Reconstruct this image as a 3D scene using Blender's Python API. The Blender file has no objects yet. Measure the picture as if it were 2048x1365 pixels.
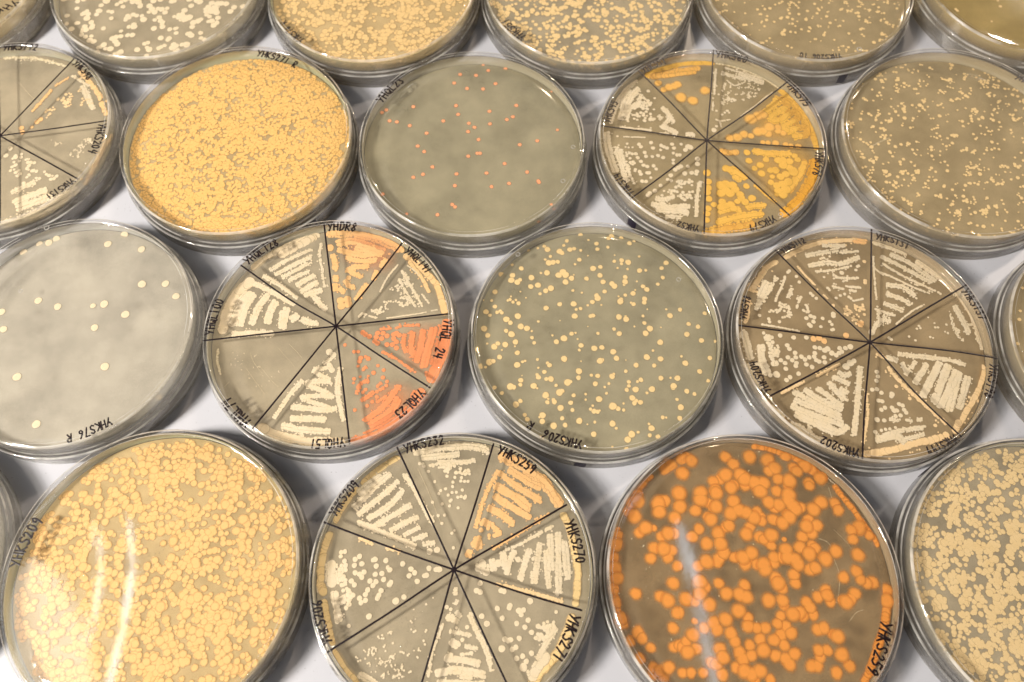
import bpy, math, random
import numpy as np
from mathutils import Matrix, Vector
random.seed(7); rng = np.random.default_rng(7)
S = bpy.context.scene
COL = S.collection
S.unit_settings.system = 'METRIC'; S.unit_settings.scale_length = 0.01      # one unit is one centimetre
TOP = 1.4                                                                   # height of a dish above the table

# ---------------------------------------------------------------- camera
FPX, PITCH, ROLL, CAMZ = 1612.556, 1.162205, -0.0040097, 24.6888 + TOP
cp, sp, cr, sr = math.cos(PITCH), math.sin(PITCH), math.cos(ROLL), math.sin(ROLL)
FWD = np.array([0, cp, -sp]); _r = np.array([1.0, 0, 0]); _u = np.array([0, sp, cp])
RGT = cr*_r + sr*_u; UPV = -sr*_r + cr*_u
cam_data = bpy.data.cameras.new('camera'); cam = bpy.data.objects.new('camera', cam_data); COL.objects.link(cam)
cam.matrix_world = Matrix(((RGT[0], UPV[0], -FWD[0], 0), (RGT[1], UPV[1], -FWD[1], 0), (RGT[2], UPV[2], -FWD[2], CAMZ), (0, 0, 0, 1)))
cam_data.sensor_width = 36; cam_data.lens = FPX/2048*36
cam_data.clip_start = 0.5; cam_data.clip_end = 2000
cam_data.dof.use_dof = True; cam_data.dof.focus_distance = 26.6; cam_data.dof.aperture_fstop = 0.13
S.camera = cam

# ---------------------------------------------------------------- world, lamps, exposure
W = bpy.data.worlds.new('World'); S.world = W; W.use_nodes = True
nt = W.node_tree; nt.nodes.clear()
wo = nt.nodes.new('ShaderNodeOutputWorld'); bg = nt.nodes.new('ShaderNodeBackground')
tc = nt.nodes.new('ShaderNodeTexCoord'); sx = nt.nodes.new('ShaderNodeSeparateXYZ'); rp = nt.nodes.new('ShaderNodeValToRGB')
nt.links.new(tc.outputs['Generated'], sx.inputs[0]); nt.links.new(sx.outputs['Z'], rp.inputs[0])
rp.color_ramp.elements[0].position = 0.0; rp.color_ramp.elements[0].color = (.20, .17, .15, 1)
rp.color_ramp.elements[1].position = 0.9; rp.color_ramp.elements[1].color = (.30, .30, .33, 1)
e = rp.color_ramp.elements.new(.35); e.color = (.55, .50, .46, 1)
nt.links.new(rp.outputs[0], bg.inputs['Color']); bg.inputs['Strength'].default_value = 0.13
nt.links.new(bg.outputs[0], wo.inputs['Surface'])

def lamp(name, direction, dist, size, power, color, size_y=None, aim=(0, 12, 1)):
    l = bpy.data.lights.new(name, 'AREA'); o = bpy.data.objects.new(name, l); COL.objects.link(o)
    l.energy = power; l.color = color
    if size_y: l.shape = 'RECTANGLE'; l.size = size; l.size_y = size_y
    else: l.shape = 'DISK'; l.size = size
    d = Vector(direction).normalized(); o.location = Vector(aim) + d*dist
    o.rotation_euler = (-d).to_track_quat('-Z', 'Y').to_euler()
    return o
key = lamp('key_lamp', (-55, -22, 53.6), 108, 14, 210000, (1.0, .93, .83))
lamp('side_lamp', (.77, .54, .37), 150, 9, 150000, (1.0, .84, .66))
lamp('back_lamp', (.22, .93, .66), 200, 7, 110000, (1.0, .80, .58))
def overhead(name, p0, p1, width, H, power, color):
    """a ceiling lamp strip, placed so high above the table that the flat dish tops mirror it between two spots"""
    q = []
    for px, py in (p0, p1):
        d = FWD + RGT*(px-1024)/FPX - UPV*(py-682.5)/FPX; w = (d*((TOP-CAMZ)/d[2]))[:2]; q.append(w + w*(H/(CAMZ-TOP)))
    l = bpy.data.lights.new(name, 'AREA'); o = bpy.data.objects.new(name, l); COL.objects.link(o)
    l.shape = 'ELLIPSE'; l.size = width; l.size_y = float(np.linalg.norm(q[1]-q[0])); l.energy = power; l.color = color
    m = (q[0]+q[1])/2; o.location = (m[0], m[1], TOP+H); o.rotation_euler = (0, 0, math.atan2(q[1][1]-q[0][1], q[1][0]-q[0][0])-math.pi/2)
def rim_strip(name, loc, sx_, sy_, radiance, color):  # added strip lamp that draws bright lines along the plastic rims
    l = bpy.data.lights.new(name, 'AREA'); o = bpy.data.objects.new(name, l); COL.objects.link(o)
    l.shape = 'RECTANGLE'; l.size = sx_; l.size_y = sy_; l.energy = radiance*math.pi*sx_*sy_; l.color = color
    o.location = loc; o.rotation_euler = (Vector((0, 12, 1))-Vector(loc)).to_track_quat('-Z', 'Y').to_euler()
rim_strip('front_rim_fill', (30, -120, 120), 40, 3, 15, (.95, .96, 1.0))  # these strips are added for rim reflections; no such windows are known
rim_strip('front_rim_fill', (-95, -90, 110), 28, 3, 15, (1.0, .95, .9))
rim_strip('right_rim_fill', (165, 10, 62), 30, 4, 15, (1.0, .93, .84))
rim_strip('left_rim_fill', (-165, 70, 66), 30, 4, 15, (.92, .96, 1.0))
rim_strip('back_rim_fill', (-50, 210, 96), 40, 3.2, 15, (1.0, .92, .82))
rim_strip('back_rim_fill', (90, 200, 92), 22, 3.2, 15, (1.0, .92, .82))
overhead('window_light', (30, 1120), (120, 1540), 30, 220, 11500, (.84, .92, 1.0))
for p0, p1, w_, e_ in (((258, 1035), (266, 1140), 1.5, 420), ((267, 1125), (246, 1260), 1.8, 800), ((249, 1245), (212, 1400), 1.8, 800),
                       ((198, 1050), (204, 1140), 1.3, 260), ((205, 1128), (188, 1250), 1.5, 480), ((191, 1238), (150, 1400), 1.5, 480)):
    overhead('ceiling_tube', p0, p1, w_, 220, e_, (.78, .89, 1.0))
overhead('ceiling_tube', (1362, 1045), (1398, 1180), 2.6, 220, 620, (.62, .82, 1.0))
overhead('ceiling_tube', (1396, 1180), (1440, 1400), 2.8, 220, 700, (.62, .82, 1.0))
for i, (az, el) in enumerate(((205, 30), (238, 55), (262, 38), (290, 58), (318, 35), (345, 24), (20, 26), (48, 30), (75, 27), (108, 29), (140, 25), (172, 27))):  # added circle of tiny lamps, no known source, for sparkles on the rims
    ca, sa, ce, se = math.cos(math.radians(az)), math.sin(math.radians(az)), math.cos(math.radians(el)), math.sin(math.radians(el))
    lamp('rim_glint_lamp', (ca*ce, sa*ce, se), 165, 2.4, 270*math.pi*4.5, (1.0, .90, .76) if i % 3 else (.92, .96, 1.0))
S.view_settings.view_transform = 'Standard'; S.view_settings.look = 'None'
S.view_settings.exposure = 0.1; S.view_settings.gamma = 1.0; S.view_settings.use_curve_mapping = False
cy = S.cycles
cy.max_bounces = 16; cy.transparent_max_bounces = 96; cy.diffuse_bounces = 3; cy.glossy_bounces = 4; cy.transmission_bounces = 8
cy.caustics_reflective = False; cy.caustics_refractive = False; cy.sample_clamp_indirect = 4
cy.use_denoising = True
try: cy.denoiser = 'OPENIMAGEDENOISE'
except Exception: pass

# ---------------------------------------------------------------- growth data
# every block: (zoom origin x, origin y, zoom factor, sector name, lines)
#   "COL w: x,y x,y ..."      a streak of width w
#   "o COL r: x,y x,y,r ..."  single colonies
#   "# COL r n: x,y ..."      n small colonies scattered in the outline
GROWTH = {}
GROWTH['C'] = [
(1160,80,3.938,'yellow',"""
G 70: 530,262 620,222 760,172 900,145 1040,135
Gh 72: 575,285 650,272 760,250 880,235 925,222
Gh 50: 620,285 700,280 830,262 900,255
o Gh 34: 615,340,30 660,392,28 700,375,36 740,365,34 768,352,34 795,455,46 888,480,42 985,400,40"""),
(1160,80,3.938,'cream',"""
Wp 26: 1085,155 1250,190 1400,250 1600,340
W 24: 1150,215 1300,262 1430,290
W 30: 1120,260 1240,292 1340,320
W 44: 1260,262 1350,300 1440,330
W 16: 1160,320 1220,360 1300,330
# W 8 95: 1130,340 1300,320 1470,400 1330,470 1100,520 1120,380
W 22: 1072,230 1065,280 1062,360 1058,430
W 18: 1048,490 1048,530 1042,560
W 18: 1070,630 1110,640 1180,628
W 20: 1100,650 1115,690
o W 12: 1075,682 1055,712,20 1048,460,8 1092,430,8 1120,590,10 1160,560,12 1140,575,10 1175,575,9 1075,560,10
W 14: 1270,600 1380,520 1450,460 1520,410
# W 9 26: 1090,490 1180,460 1240,470 1150,520 1090,510"""),
(1160,80,3.938,'golden',"""
o Gf 260: 1600,560 1720,700 1500,680,200
G 76: 1640,370 1720,470 1800,590 1860,720 1890,840
G 58: 1450,580 1580,480 1640,520 1500,600 1560,640 1680,560 1720,620 1600,680 1650,720 1770,680 1790,740 1690,760
G 56: 1540,470 1660,480 1760,600 1800,700
o Gh 40: 1345,625,50 1400,600 1440,590 1180,775,34 1240,770 1290,745,36 1345,758,28 1400,725,42 1440,720,42 1490,690,45 1480,740,35 1560,690,30 1560,720,28 1600,735,28 1440,808,22 1480,812,24 1540,815,30 1620,825,24 1660,835,24 1720,838,26"""),
(1160,80,3.938,'cream',"""
W 52: 440,305 370,380 310,460 262,560 235,645
W 44: 460,380 400,440 350,440 340,500 330,560 310,625
W 48: 440,400 380,500 375,540 330,620
W 30: 480,430 460,490 400,540 370,640
# W 15 62: 470,430 560,470 590,540 590,640 540,660 470,640 400,640 420,560
W 36: 650,535 700,590 740,650
W 34: 720,610 640,690
W 46: 670,690 760,740
W 38: 840,745 900,750
W 30: 620,600 640,625
o W 14: 538,403 588,460,10
W 22: 320,685 400,695 500,705 560,715
W 24: 630,735 690,740"""),
(1160,270,3.938,'cream',"""
W 56: 212,-20 220,80 245,180 285,285
o W 10: 295,10
W 16: 345,15 430,18 520,20
# W 14 60: 270,100 340,50 420,80 420,160 440,240 430,380 380,380 330,280 280,180
W 42: 290,130 320,220 350,330 370,375
W 40: 320,120 340,230
W 26: 370,240 400,330 430,380
o W 16: 465,75 480,95 560,62 575,105 640,85 660,95 685,105 725,75 740,105 797,75,13 850,95,22 870,100,22 830,120,18 635,120,12 440,150 455,180 510,140 520,170 530,250 500,240 480,210 570,172,14 615,165 655,180 735,145,13 765,160 785,160 735,200,14 735,225,13 580,245 600,270,14 470,290 480,310 530,300 545,300 490,365 520,368 558,338,12"""),
(1160,270,3.938,'cream',"""
W 60: 400,530 480,590 600,660 750,740 900,795
W 38: 600,500 660,510 750,480
W 44: 570,545 700,570 860,560
W 44: 610,590 760,600 850,620
W 50: 640,545 740,600 840,590
W 34: 680,640 800,650
W 32: 950,370 930,450 920,520 915,640
# W 15 44: 700,370 780,330 880,340 890,500 850,530 740,470 640,480
o W 18: 925,190,20 925,230,20 850,250,15 750,275 775,260 795,250 825,305,20 880,300 920,290 915,310,15 715,320 690,352,14 635,400,16 590,440 550,460 535,475"""),
(1160,270,3.938,'golden',"""
o Gf 240: 1150,640 1300,640,220 1150,450,190
G 76: 990,765 1100,748 1250,725 1350,705
G 58: 1090,690 1250,650 1430,620
G 52: 1320,570 1450,550
G 46: 1100,610 1200,575 1260,600
o G 30: 1000,300 1010,370,28 1010,420,28 1005,455,26 1015,505,27 1055,550,23 1010,580,26 1000,620,26 1000,670,24 1110,400,38 1150,390,36 1200,400,36 1220,430,34 1180,460,36 1110,460,34 1150,440,36 1260,470 1270,500 1300,530 1355,500 1240,525,24 1120,530 1110,570 1150,560 1190,550 1210,580 1310,405,25 1150,265 1180,275
G 62: 1190,275 1300,340
G 40: 1210,330 1260,360
G 28: 1380,400 1450,460 1540,530"""),
(1160,270,3.938,'golden',"""
o Gf 260: 1640,330 1560,420,230 1760,200,220 1450,250,200
Gs 84: 1850,205 1830,330 1750,470 1680,560 1605,620
G 60: 1770,210 1740,300 1640,440
G 50: 1370,130 1500,150 1650,150
Gh 64: 1120,130 1180,142 1230,138
o G 30: 1315,140,26 1330,205,26 1375,265,22 1420,240,28 1465,195,25 1430,305,29 1500,280,26 1540,280 1560,200 1600,240,34 1600,200 1650,210 1650,260 1620,310 1580,330 1515,330,20 1505,375,25 1550,400 1600,390,35 1640,370,35 1560,440 1600,470,35 1550,470,18 1680,290,40 1620,430,40 1690,165,24 1715,195,24"""),
]
GROWTH['D'] = [
(390,430,3.724,'cream',"""
Wc 62: 430,375 600,272 760,195 900,155
Wc 74: 650,290 760,230 870,170
W 30: 560,410 700,330 870,258
W 34: 600,445 740,372 870,308
W 30: 650,465 760,410 870,345
W 30: 700,490 850,420
W 36: 760,525 890,450
W 40: 790,570 910,500
W 44: 820,600 940,560
W 40: 880,600 930,660 975,705
W 26: 938,210 930,300 945,400 965,535
W 34: 510,455 640,530 760,620"""),
(390,430,3.724,'peach',"""
o Rf 200: 1250,200 1400,230
P 72: 1000,130 1150,130 1300,150 1450,210 1530,260
P 60: 1060,210 1200,200 1400,270
P 45: 1070,260 1250,300 1380,280
P 45: 1200,250 1400,280
P 40: 1130,320 1220,345 1350,335
P 38: 1150,410 1200,390 1290,385
P 40: 1130,410 1240,465
P 40: 1120,490 1150,530 1190,540
o P 27: 1145,470,18 1005,245 1085,640 1135,630 1090,680 1140,665 1447,290,10
P 42: 1025,300 1045,370 1040,410
P 45: 1048,460 1045,490
P 45: 1045,520 1045,560
P 44: 1080,550 1110,580
P 38: 1420,330 1385,385
P 42: 1350,420 1330,480
P 44: 1280,520 1230,590 1200,630"""),
(390,430,3.724,'cream',"""
Pl 62: 1575,305 1680,385 1780,500 1830,620 1860,720
Pl 36: 1600,350 1690,470 1750,590
W 18: 1510,375 1470,420 1420,490 1380,570
# W 10 120: 1540,400 1610,480 1700,680 1570,690 1480,660 1500,600 1450,560 1520,480
W 26: 1540,420 1620,550 1690,680
W 24: 1520,480 1600,620 1640,680
# W 10 36: 1380,640 1480,600 1500,680 1340,760 1300,720
W 24: 1220,770 1240,740 1290,740
W 20: 1290,750 1360,770
W 14: 1430,770 1500,760 1640,740 1720,725
W 12: 1760,715 1810,705
W 18: 1690,590 1750,665
W 14: 1580,375 1640,420 1690,470"""),
(390,640,3.724,'coral',"""
o Rf 240: 1760,180 1680,250,210
R 112: 1868,25 1860,150 1820,300 1765,430
R 62: 1780,60 1740,200 1700,360
R 45: 1700,80 1680,200 1650,310
R 42: 1620,90 1610,200 1630,270
R 32: 1560,110 1550,180 1570,240
o R 18: 1250,95 1270,110 1300,125 1350,130 1360,100 1400,100 1430,120 1340,160 1360,175 1390,140 1480,110 1500,100 1520,115 1480,140 1500,165 1470,185 1500,210 1430,185
R 24: 1385,70 1460,68
R 24: 1500,60 1530,50
R 24: 1560,45 1690,35
R 26: 1400,240 1500,290 1570,340 1640,390"""),
(390,640,3.724,'coral',"""
o Rf 230: 1420,700 1540,640,210
R 100: 1205,920 1350,850 1500,770 1640,640 1680,545
R 62: 1310,780 1450,690 1515,580
R 42: 1260,750 1400,650 1520,490
o R 13: 1117,188,12 1185,238 1215,238 1235,285,17 1225,310,16 1215,345,11 1290,290,17 1270,275,12 1330,395,16 1362,342,12 1405,375 1290,420,10 1230,425,10 1185,440 1180,470,10 1400,430,15 1430,460 1425,490 1270,520 1250,540 1355,535 1355,575 1320,610 1282,640 1190,672 1380,520 1400,510
R 24: 1270,350 1240,390
R 30: 1290,450 1230,480 1205,550
R 26: 1380,470 1360,500
R 30: 1330,540 1240,600
R 24: 1420,570 1360,610"""),
(390,640,3.724,'cream',"""
Wc 82: 495,800 600,850 760,890 900,910 1080,905
W 50: 650,790 800,820 1000,830
W 55: 720,735 860,740 970,745
W 45: 720,650 850,660 980,670 1050,660
W 38: 790,580 900,565 1030,570
W 36: 830,480 950,530 1030,570
W 38: 830,470 920,455 1020,470
W 38: 880,380 1000,450
W 36: 890,370 1020,350
o W 24: 1020,375,22 1000,240 1030,260,22 1000,335,18
W 30: 1040,270 960,325
W 40: 1085,360 1065,460 1070,600 1110,750
W 32: 800,455 720,540 650,640 590,730
W 34: 800,590 900,620 1000,650
W 30: 790,835 800,870"""),
(390,640,3.724,'faint',"""
Wp 3: 380,360 450,460 520,555
Wp 3: 410,245 440,320 500,400
Wp 3: 480,340 560,440 620,500
Wp 3: 700,180 760,240 800,290
Wp 2: 620,210 700,300 740,350
Wp 24: 172,215 162,290 185,400
# W 3 60: 240,240 420,240 600,330 650,420 520,560 400,460 260,360
Wp 3: 215,495 255,460"""),
(390,430,3.724,'cream',"""
Wc 92: 405,500 310,580 245,700 200,850
W 82: 400,590 330,700 280,810
W 52: 440,590 380,680 340,820
W 52: 540,600 470,700 420,810
W 62: 600,650 560,730 540,800
W 44: 650,720 640,840
W 62: 680,700 650,840
W 55: 760,750 720,780
W 48: 800,780 870,810 910,805
W 40: 440,510 600,590 740,670
W 46: 280,890 430,880 580,885"""),
]
GROWTH['F'] = [
(1440,440,3.531,'cream',"""
T 40: 460,265 560,212 720,155 880,143 960,138
P 42: 950,136 1035,148
W 28: 730,180 890,180
W 30: 610,250 720,230 840,208
W 24: 850,232 970,220
W 34: 630,325 760,300 850,310 980,265
W 22: 680,365 800,355 930,325
o W 11: 710,275,9 722,270,9 735,268,9 775,258,9 970,330 960,355 980,325 735,405,9 860,375,16 880,525 850,535 820,553 910,545 925,555 870,435,9 895,430,9
W 24: 800,385 840,410 980,410
W 24: 760,480 775,495
W 24: 800,470 870,490
W 24: 890,470 990,480
W 24: 920,500 960,505
W 18: 940,572 1020,558
# T 12 44: 870,600 1020,600 1020,700 960,760 920,690 870,670
P 38: 990,750 1000,722
T 20: 550,330 600,390 660,450 690,490
T 16: 730,530 765,560
o T 13: 1020,295 1025,430 1025,445 800,605,12"""),
(1440,440,3.531,'cream',"""
W 32: 1090,150 1200,190 1330,240
W 52: 1400,290 1480,345 1560,400
W 34: 1560,395 1620,440 1680,480
W 34: 1210,240 1350,310 1520,430
W 30: 1140,260 1280,330 1500,450
W 22: 1150,310 1300,400 1560,520
W 18: 1130,370 1250,420 1350,470 1480,520
W 34: 1180,460 1300,480 1390,550
W 34: 1180,520 1280,560 1350,600
W 30: 1160,590 1290,640
W 24: 1090,630 1240,680
W 30: 1080,790 1130,710 1200,720
W 18: 1085,260 1090,400 1105,560
W 16: 1090,340 1150,390
o W 22: 1070,795
W 16: 1240,740 1350,650 1440,600
# W 8 60: 1090,640 1230,660 1200,730 1100,760"""),
(1440,440,3.531,'cream',"""
W 36: 1660,490 1750,600 1800,700 1840,850
W 40: 1835,830 1870,900
W 40: 1660,610 1720,720 1760,800
W 24: 1720,740 1800,735
# W 7 75: 1620,640 1660,720 1740,880 1700,850 1640,770
o W 9: 1390,770 1405,750 1415,765 1335,825 1380,852 1485,828 1515,730,7 1520,760 1540,760 1600,740 1610,800 1590,790,7 1470,690,6 1505,835,7 1195,835,12 1210,845,11"""),
(1440,670,3.531,'cream',"""
T 46: 1880,225 1850,330 1810,430 1750,530 1690,640
T 60: 1690,620 1660,680
W 30: 1260,135 1400,155 1560,170 1740,210
W 34: 1180,160 1250,180
W 34: 1290,200 1310,250
W 34: 1380,190 1310,280
W 46: 1460,210 1380,340
W 55: 1550,200 1430,440
W 60: 1610,220 1510,480
W 60: 1670,260 1560,510
W 55: 1690,270 1620,535
W 55: 1750,300 1690,515
T 30: 1760,440 1830,460
T 26: 1110,140 1170,170"""),
(1440,670,3.531,'cream',"""
T 34: 1190,235 1300,360 1440,490 1600,630
T 60: 1030,840 1200,820 1350,770 1500,740 1610,705
W 50: 1110,740 1250,720 1300,760
W 34: 1130,725 1260,680 1450,655
W 30: 1310,740 1450,700
o W 15: 1107,262 1115,295 1105,325 1075,388 1108,385 1140,410 1215,420,18 1210,435 1120,465 1145,470 1265,490 1290,500 1300,530 1165,515 1140,530 1215,515 1230,535,18 1250,535 1315,550 1240,575 1275,570 1110,600,18 1160,605 1098,687 1140,675,12 1170,668,12 1200,665,12 1240,655,11
o T 13: 1245,365 1340,450 1522,640
W 28: 1200,600 1270,605
W 26: 1320,600 1350,610
W 28: 1395,600 1425,600
T 22: 1030,400 1045,560 1030,660 1012,790"""),
(1440,670,3.531,'cream',"""
W 82: 300,490 420,585 560,675 700,765 860,830
W 30: 640,650 615,690
W 50: 560,570 700,640 830,690 900,650
W 55: 540,560 640,610 750,640 830,690
W 44: 510,500 640,560 870,640
W 40: 530,460 700,530 870,600
W 40: 520,400 700,500 850,570
W 44: 600,390 720,470 860,520
W 40: 690,380 800,460 870,510
W 44: 770,340 890,470
W 36: 850,380 900,410
W 36: 800,300 870,330 910,350
W 34: 840,265 870,290
W 34: 880,290 920,275
o W 24: 890,225 920,200 945,185,18
W 44: 990,230 975,400 965,560 945,710
T 26: 440,410 600,330
T 26: 680,295 850,205"""),
(1440,670,3.531,'cream',"""
W 50: 165,10 170,-20 190,60 220,165
W 38: 200,225 230,265 300,375
W 26: 150,210 300,205
W 60: 290,80 300,180 340,290
# W 16 48: 300,-20 360,-20 420,60 420,230 370,240 350,120 310,40
o W 16: 400,280,24 470,320 495,300 555,275 475,75 490,100 530,128 535,160 430,180 460,200 480,160 465,240 510,180 535,220 540,200 575,155 600,175 630,160 610,210 650,228 670,90 705,95 670,130 680,180 700,190 735,160 740,195 665,155 740,110,19 760,100,19 790,130,19 820,145 840,130 860,120 845,95 885,95 920,85,20 780,175,8 610,20 520,20 425,5
o P 20: 660,30 700,25 735,45 890,5"""),
(1440,440,3.531,'cream',"""
T 46: 395,295 330,340 280,410 230,490
T 36: 205,560 195,680 180,725
T 24: 205,490 270,510
W 50: 330,440 300,500 280,540
W 36: 300,500 270,600 255,630
# W 11 56: 400,380 410,420 370,480 330,560 260,640 290,560 350,450
W 22: 460,400 440,460 400,550 390,580
W 28: 510,470 490,530 475,550
o W 12: 490,360 540,400 560,440 480,370 640,520 680,555 655,535 345,700 350,720 280,675 420,720 725,697,13 712,755 775,720 790,740 800,775 790,778 800,665,16 800,680,16 610,695,15 640,680,15 665,690,15 660,720,15 640,750,15 630,740,15
# W 11 44: 420,580 480,580 500,640 540,700 500,720 420,720 440,650 380,680 320,630 400,620
W 24: 570,545 550,600 540,630
W 24: 610,600 620,650 590,640
W 18: 300,740 420,760 570,790"""),
]
GROWTH['H'] = [
(600,850,3.357,'cream',"""
W 52: 770,180 900,158 1050,145 1200,150 1265,180
W 46: 825,220 950,208 1070,197
W 34: 930,250 1100,250 1170,235
# W 13 56: 870,270 950,240 1140,300 1140,340 1030,330 900,290
o W 11: 803,260 825,262 833,278 862,313 905,382 987,345 1040,353 1085,355 1080,378 1105,380 1128,380 1027,385 1025,415 978,430 945,442 932,463 995,472 1022,455 1050,453 1090,438 1060,487 1082,482 1105,490,13 1112,480 1015,505 1008,512 955,532 1005,545 1062,558 890,520 928,610 972,607 953,662 1020,728 1037,710,9 1030,826
Wp 4: 790,295 840,400 890,520 945,660"""),
(600,850,3.357,'peach',"""
P 76: 1355,215 1450,240 1550,300
P 66: 1580,340 1650,400 1740,530
P 70: 1520,310 1600,360 1660,420
P 56: 1410,300 1500,360 1610,420
P 44: 1340,320 1450,410 1620,510
P 60: 1320,410 1450,490 1540,560
P 50: 1310,480 1400,540 1540,620
P 50: 1270,560 1350,600 1440,670
P 36: 1230,640 1280,670
P 32: 1310,690 1340,740
# P 16 22: 1200,650 1290,640 1350,720 1270,770 1210,720
P 28: 1330,310 1280,400 1230,520 1180,690
P 52: 1190,760 1200,820 1165,790
P 48: 1130,880 1140,850
P 24: 1300,830 1450,740 1670,600"""),
(600,850,3.357,'cream',"""
Wy 56: 1770,610 1810,700 1840,850 1868,1000 1850,1200
W 46: 1735,729 1740,1139
W 50: 1775,790 1800,1030
W 44: 1680,740 1690,970
W 42: 1650,850 1670,1090
W 40: 1610,800 1590,950 1580,1060
W 34: 1560,990 1565,1060
W 46: 1540,840 1500,960 1480,1040
W 40: 1440,850 1400,940 1390,1000
W 52: 1360,860 1380,960
W 50: 1290,910 1300,970
W 55: 1190,955 1260,960
o W 24: 1250,990 1225,930 1330,930 1420,890,18 1465,905,18 1565,900,12
W 26: 1700,680 1550,760 1480,800 1380,840
T 30: 1290,1060 1450,1100 1600,1140 1770,1190"""),
(600,1085,3.357,'cream',"""
Wy 72: 1825,510 1790,620 1720,760
W 84: 1650,770 1590,850 1565,900
Wy 80: 1720,760 1620,860 1560,945
W 40: 1720,580 1650,680 1600,780
# W 17 30: 1640,530 1700,520 1720,600 1600,700 1560,680
o W 17: 1210,275 1185,325,18 1210,335,18 1350,325 1370,330 1545,395,20 1325,445 1410,425 1405,440 1470,460,20 1500,455 1485,485 1358,510 1532,523 1455,545 1510,570 1600,565 1555,605 1375,650 1395,660 1415,655 1472,645 1355,715,22 1425,720 1450,705 1455,780 1495,765 1500,840,26 1520,800 1555,745 1220,497,18 1255,547,20 1720,468,12"""),
(600,1085,3.357,'cream',"""
W 30: 1047,310 1045,350
W 28: 1055,390 1045,415
W 34: 1050,470 1075,500
W 40: 990,500 1060,530
o W 14: 985,435 1012,450,12 1022,495 1122,570 1050,575,10 1090,655
W 34: 1010,600 1080,610 1145,630
W 60: 1020,668 1055,695
W 28: 1110,700 1190,715
W 26: 1085,750 1130,750 1155,745
W 50: 980,780 1080,790 1200,815
W 40: 990,770 1020,760
W 55: 920,880 1050,860 1240,890
W 40: 1080,900 1150,905
W 50: 930,945 1250,955
W 50: 900,1010 1280,1020
W 34: 1135,480 1190,600 1250,720 1290,860
W 26: 960,550 920,650 880,760 868,860 850,960"""),
(600,1085,3.357,'cream',"""
# W 8 95: 780,420 930,350 880,560 820,780 720,900 400,820 360,780 560,600 700,560
# W 7 60: 370,780 560,780 720,900 600,930 420,850
Wy 52: 215,745 285,850 370,960
W 52: 400,890 480,935 560,990"""),
(600,1085,3.357,'cream',"""
Wy 72: 170,-50 150,100 140,250 155,330
Wy 50: 160,400 190,550 215,670
W 84: 212,150 212,270
W 62: 230,340 245,440 260,530
# W 17 56: 270,40 310,40 310,260 360,400 320,480 270,420 260,200
o W 17: 370,115 400,95 365,155 415,145 370,205 400,215 430,200 415,235 505,115 490,120,14 512,160 577,123 590,170,14 603,185 550,210 505,215 562,250 470,260 510,265 490,290 455,320 440,350 610,270 600,285 545,325 530,355 520,375 400,375 440,390 410,405 345,260 365,285 325,325 355,355 643,395,22 698,368 463,498,19 690,145 745,180 770,205 733,225 866,175 915,183 935,183,19 850,222 835,225,15 787,263 327,562,13
W 24: 100,290 70,320"""),
(600,850,3.357,'cream',"""
Wy 62: 245,635 290,540 360,425
Wy 62: 400,350 500,290 640,212
W 62: 400,450 480,390 540,350
W 44: 360,550 470,450 600,330
W 36: 390,600 520,500 660,380
W 40: 460,630 600,540 690,440
W 40: 500,680 640,600 740,540
W 36: 610,710 700,660 790,620
W 34: 700,740 800,690
W 34: 760,770 850,740
W 34: 830,800 900,790
o W 20: 870,850 920,840
W 40: 390,655 520,710 650,760 770,820
W 34: 700,330 770,440 840,570 900,670
T 26: 400,760 480,800
T 26: 580,830 680,850"""),
]
GROWTH['L2'] = [
(0,0,2.904,'faint',"""
Wp 26: 20,330 200,335 380,380
# W 4 40: 80,340 260,330 300,350 100,370
Wp 3: 110,480 180,560 260,610"""),
(0,0,2.904,'cream',"""
P 20: 190,645 250,580 300,520
P 16: 320,500 400,450
# T 9 60: 200,700 350,560 500,500 560,640 440,620 350,680 230,720
W 34: 480,500 540,630
W 22: 420,440 520,500
Pl 34: 460,415 560,530 620,690
o P 14: 125,745 130,770 185,740,9 215,710 235,695"""),
(0,0,2.904,'cream',"""
# W 5 90: 400,900 520,780 540,830 430,940
Pl 30: 640,780 570,910 490,1060
# W 5 12: 280,790 360,830 330,880"""),
(0,0,2.904,'cream',"""
# W 12 46: 50,860 340,1000 330,1050 270,1060 120,1080 60,1050
W 30: 70,1120 200,1060
W 36: 80,1180 270,1100
W 44: 100,1210 300,1140
W 52: -60,1330 150,1260 350,1160 450,1090
o W 14: 60,865 35,905 90,915"""),
]
def _d(s, o, k, r, col): return (o[0], o[1], k, 'dots', 'o %s %s: %s' % (col, r, s.replace('\n', ' ')))
GROWTH['B'] = [_d("""835,337,9 962,387 861,408 698,432 790,438 663,483 903,487 738,515 831,518 268,636 243,649 288,702 330,709 405,731 426,621 674,615 686,666
600,704 868,648 1024,614 1004,680 969,696 871,721 749,718 781,741 744,766 805,812 503,775 451,850 489,882 745,909 798,892 813,892 1044,842 1146,819 1263,755,9
956,952 1087,1001 851,1007 677,1012 537,971 482,1014 426,1031 667,1080 880,1086 982,1067 1152,1052 1156,1060 652,1189 668,1203 566,1248 387,1241,9 247,1125 1228,1185,9
1245,1207,9 1168,1296,9 1233,520,7""", (680,0), 2.904, 11.5, 'Rp')]
GROWTH['K0'] = [_d("""208,97,18 322,107 279,130 113,155 625,140 820,170 824,374,22 960,371 1021,443 222,470 335,505 540,500,15 605,490,22 728,550,22 549,627 8,535 20,636
609,853,23 99,913,23 925,1033,19 210,1187,23 735,45 -150,300 -240,500 -320,800 -200,1000""", (0,440), 2.904, 20, 'W')]
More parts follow.
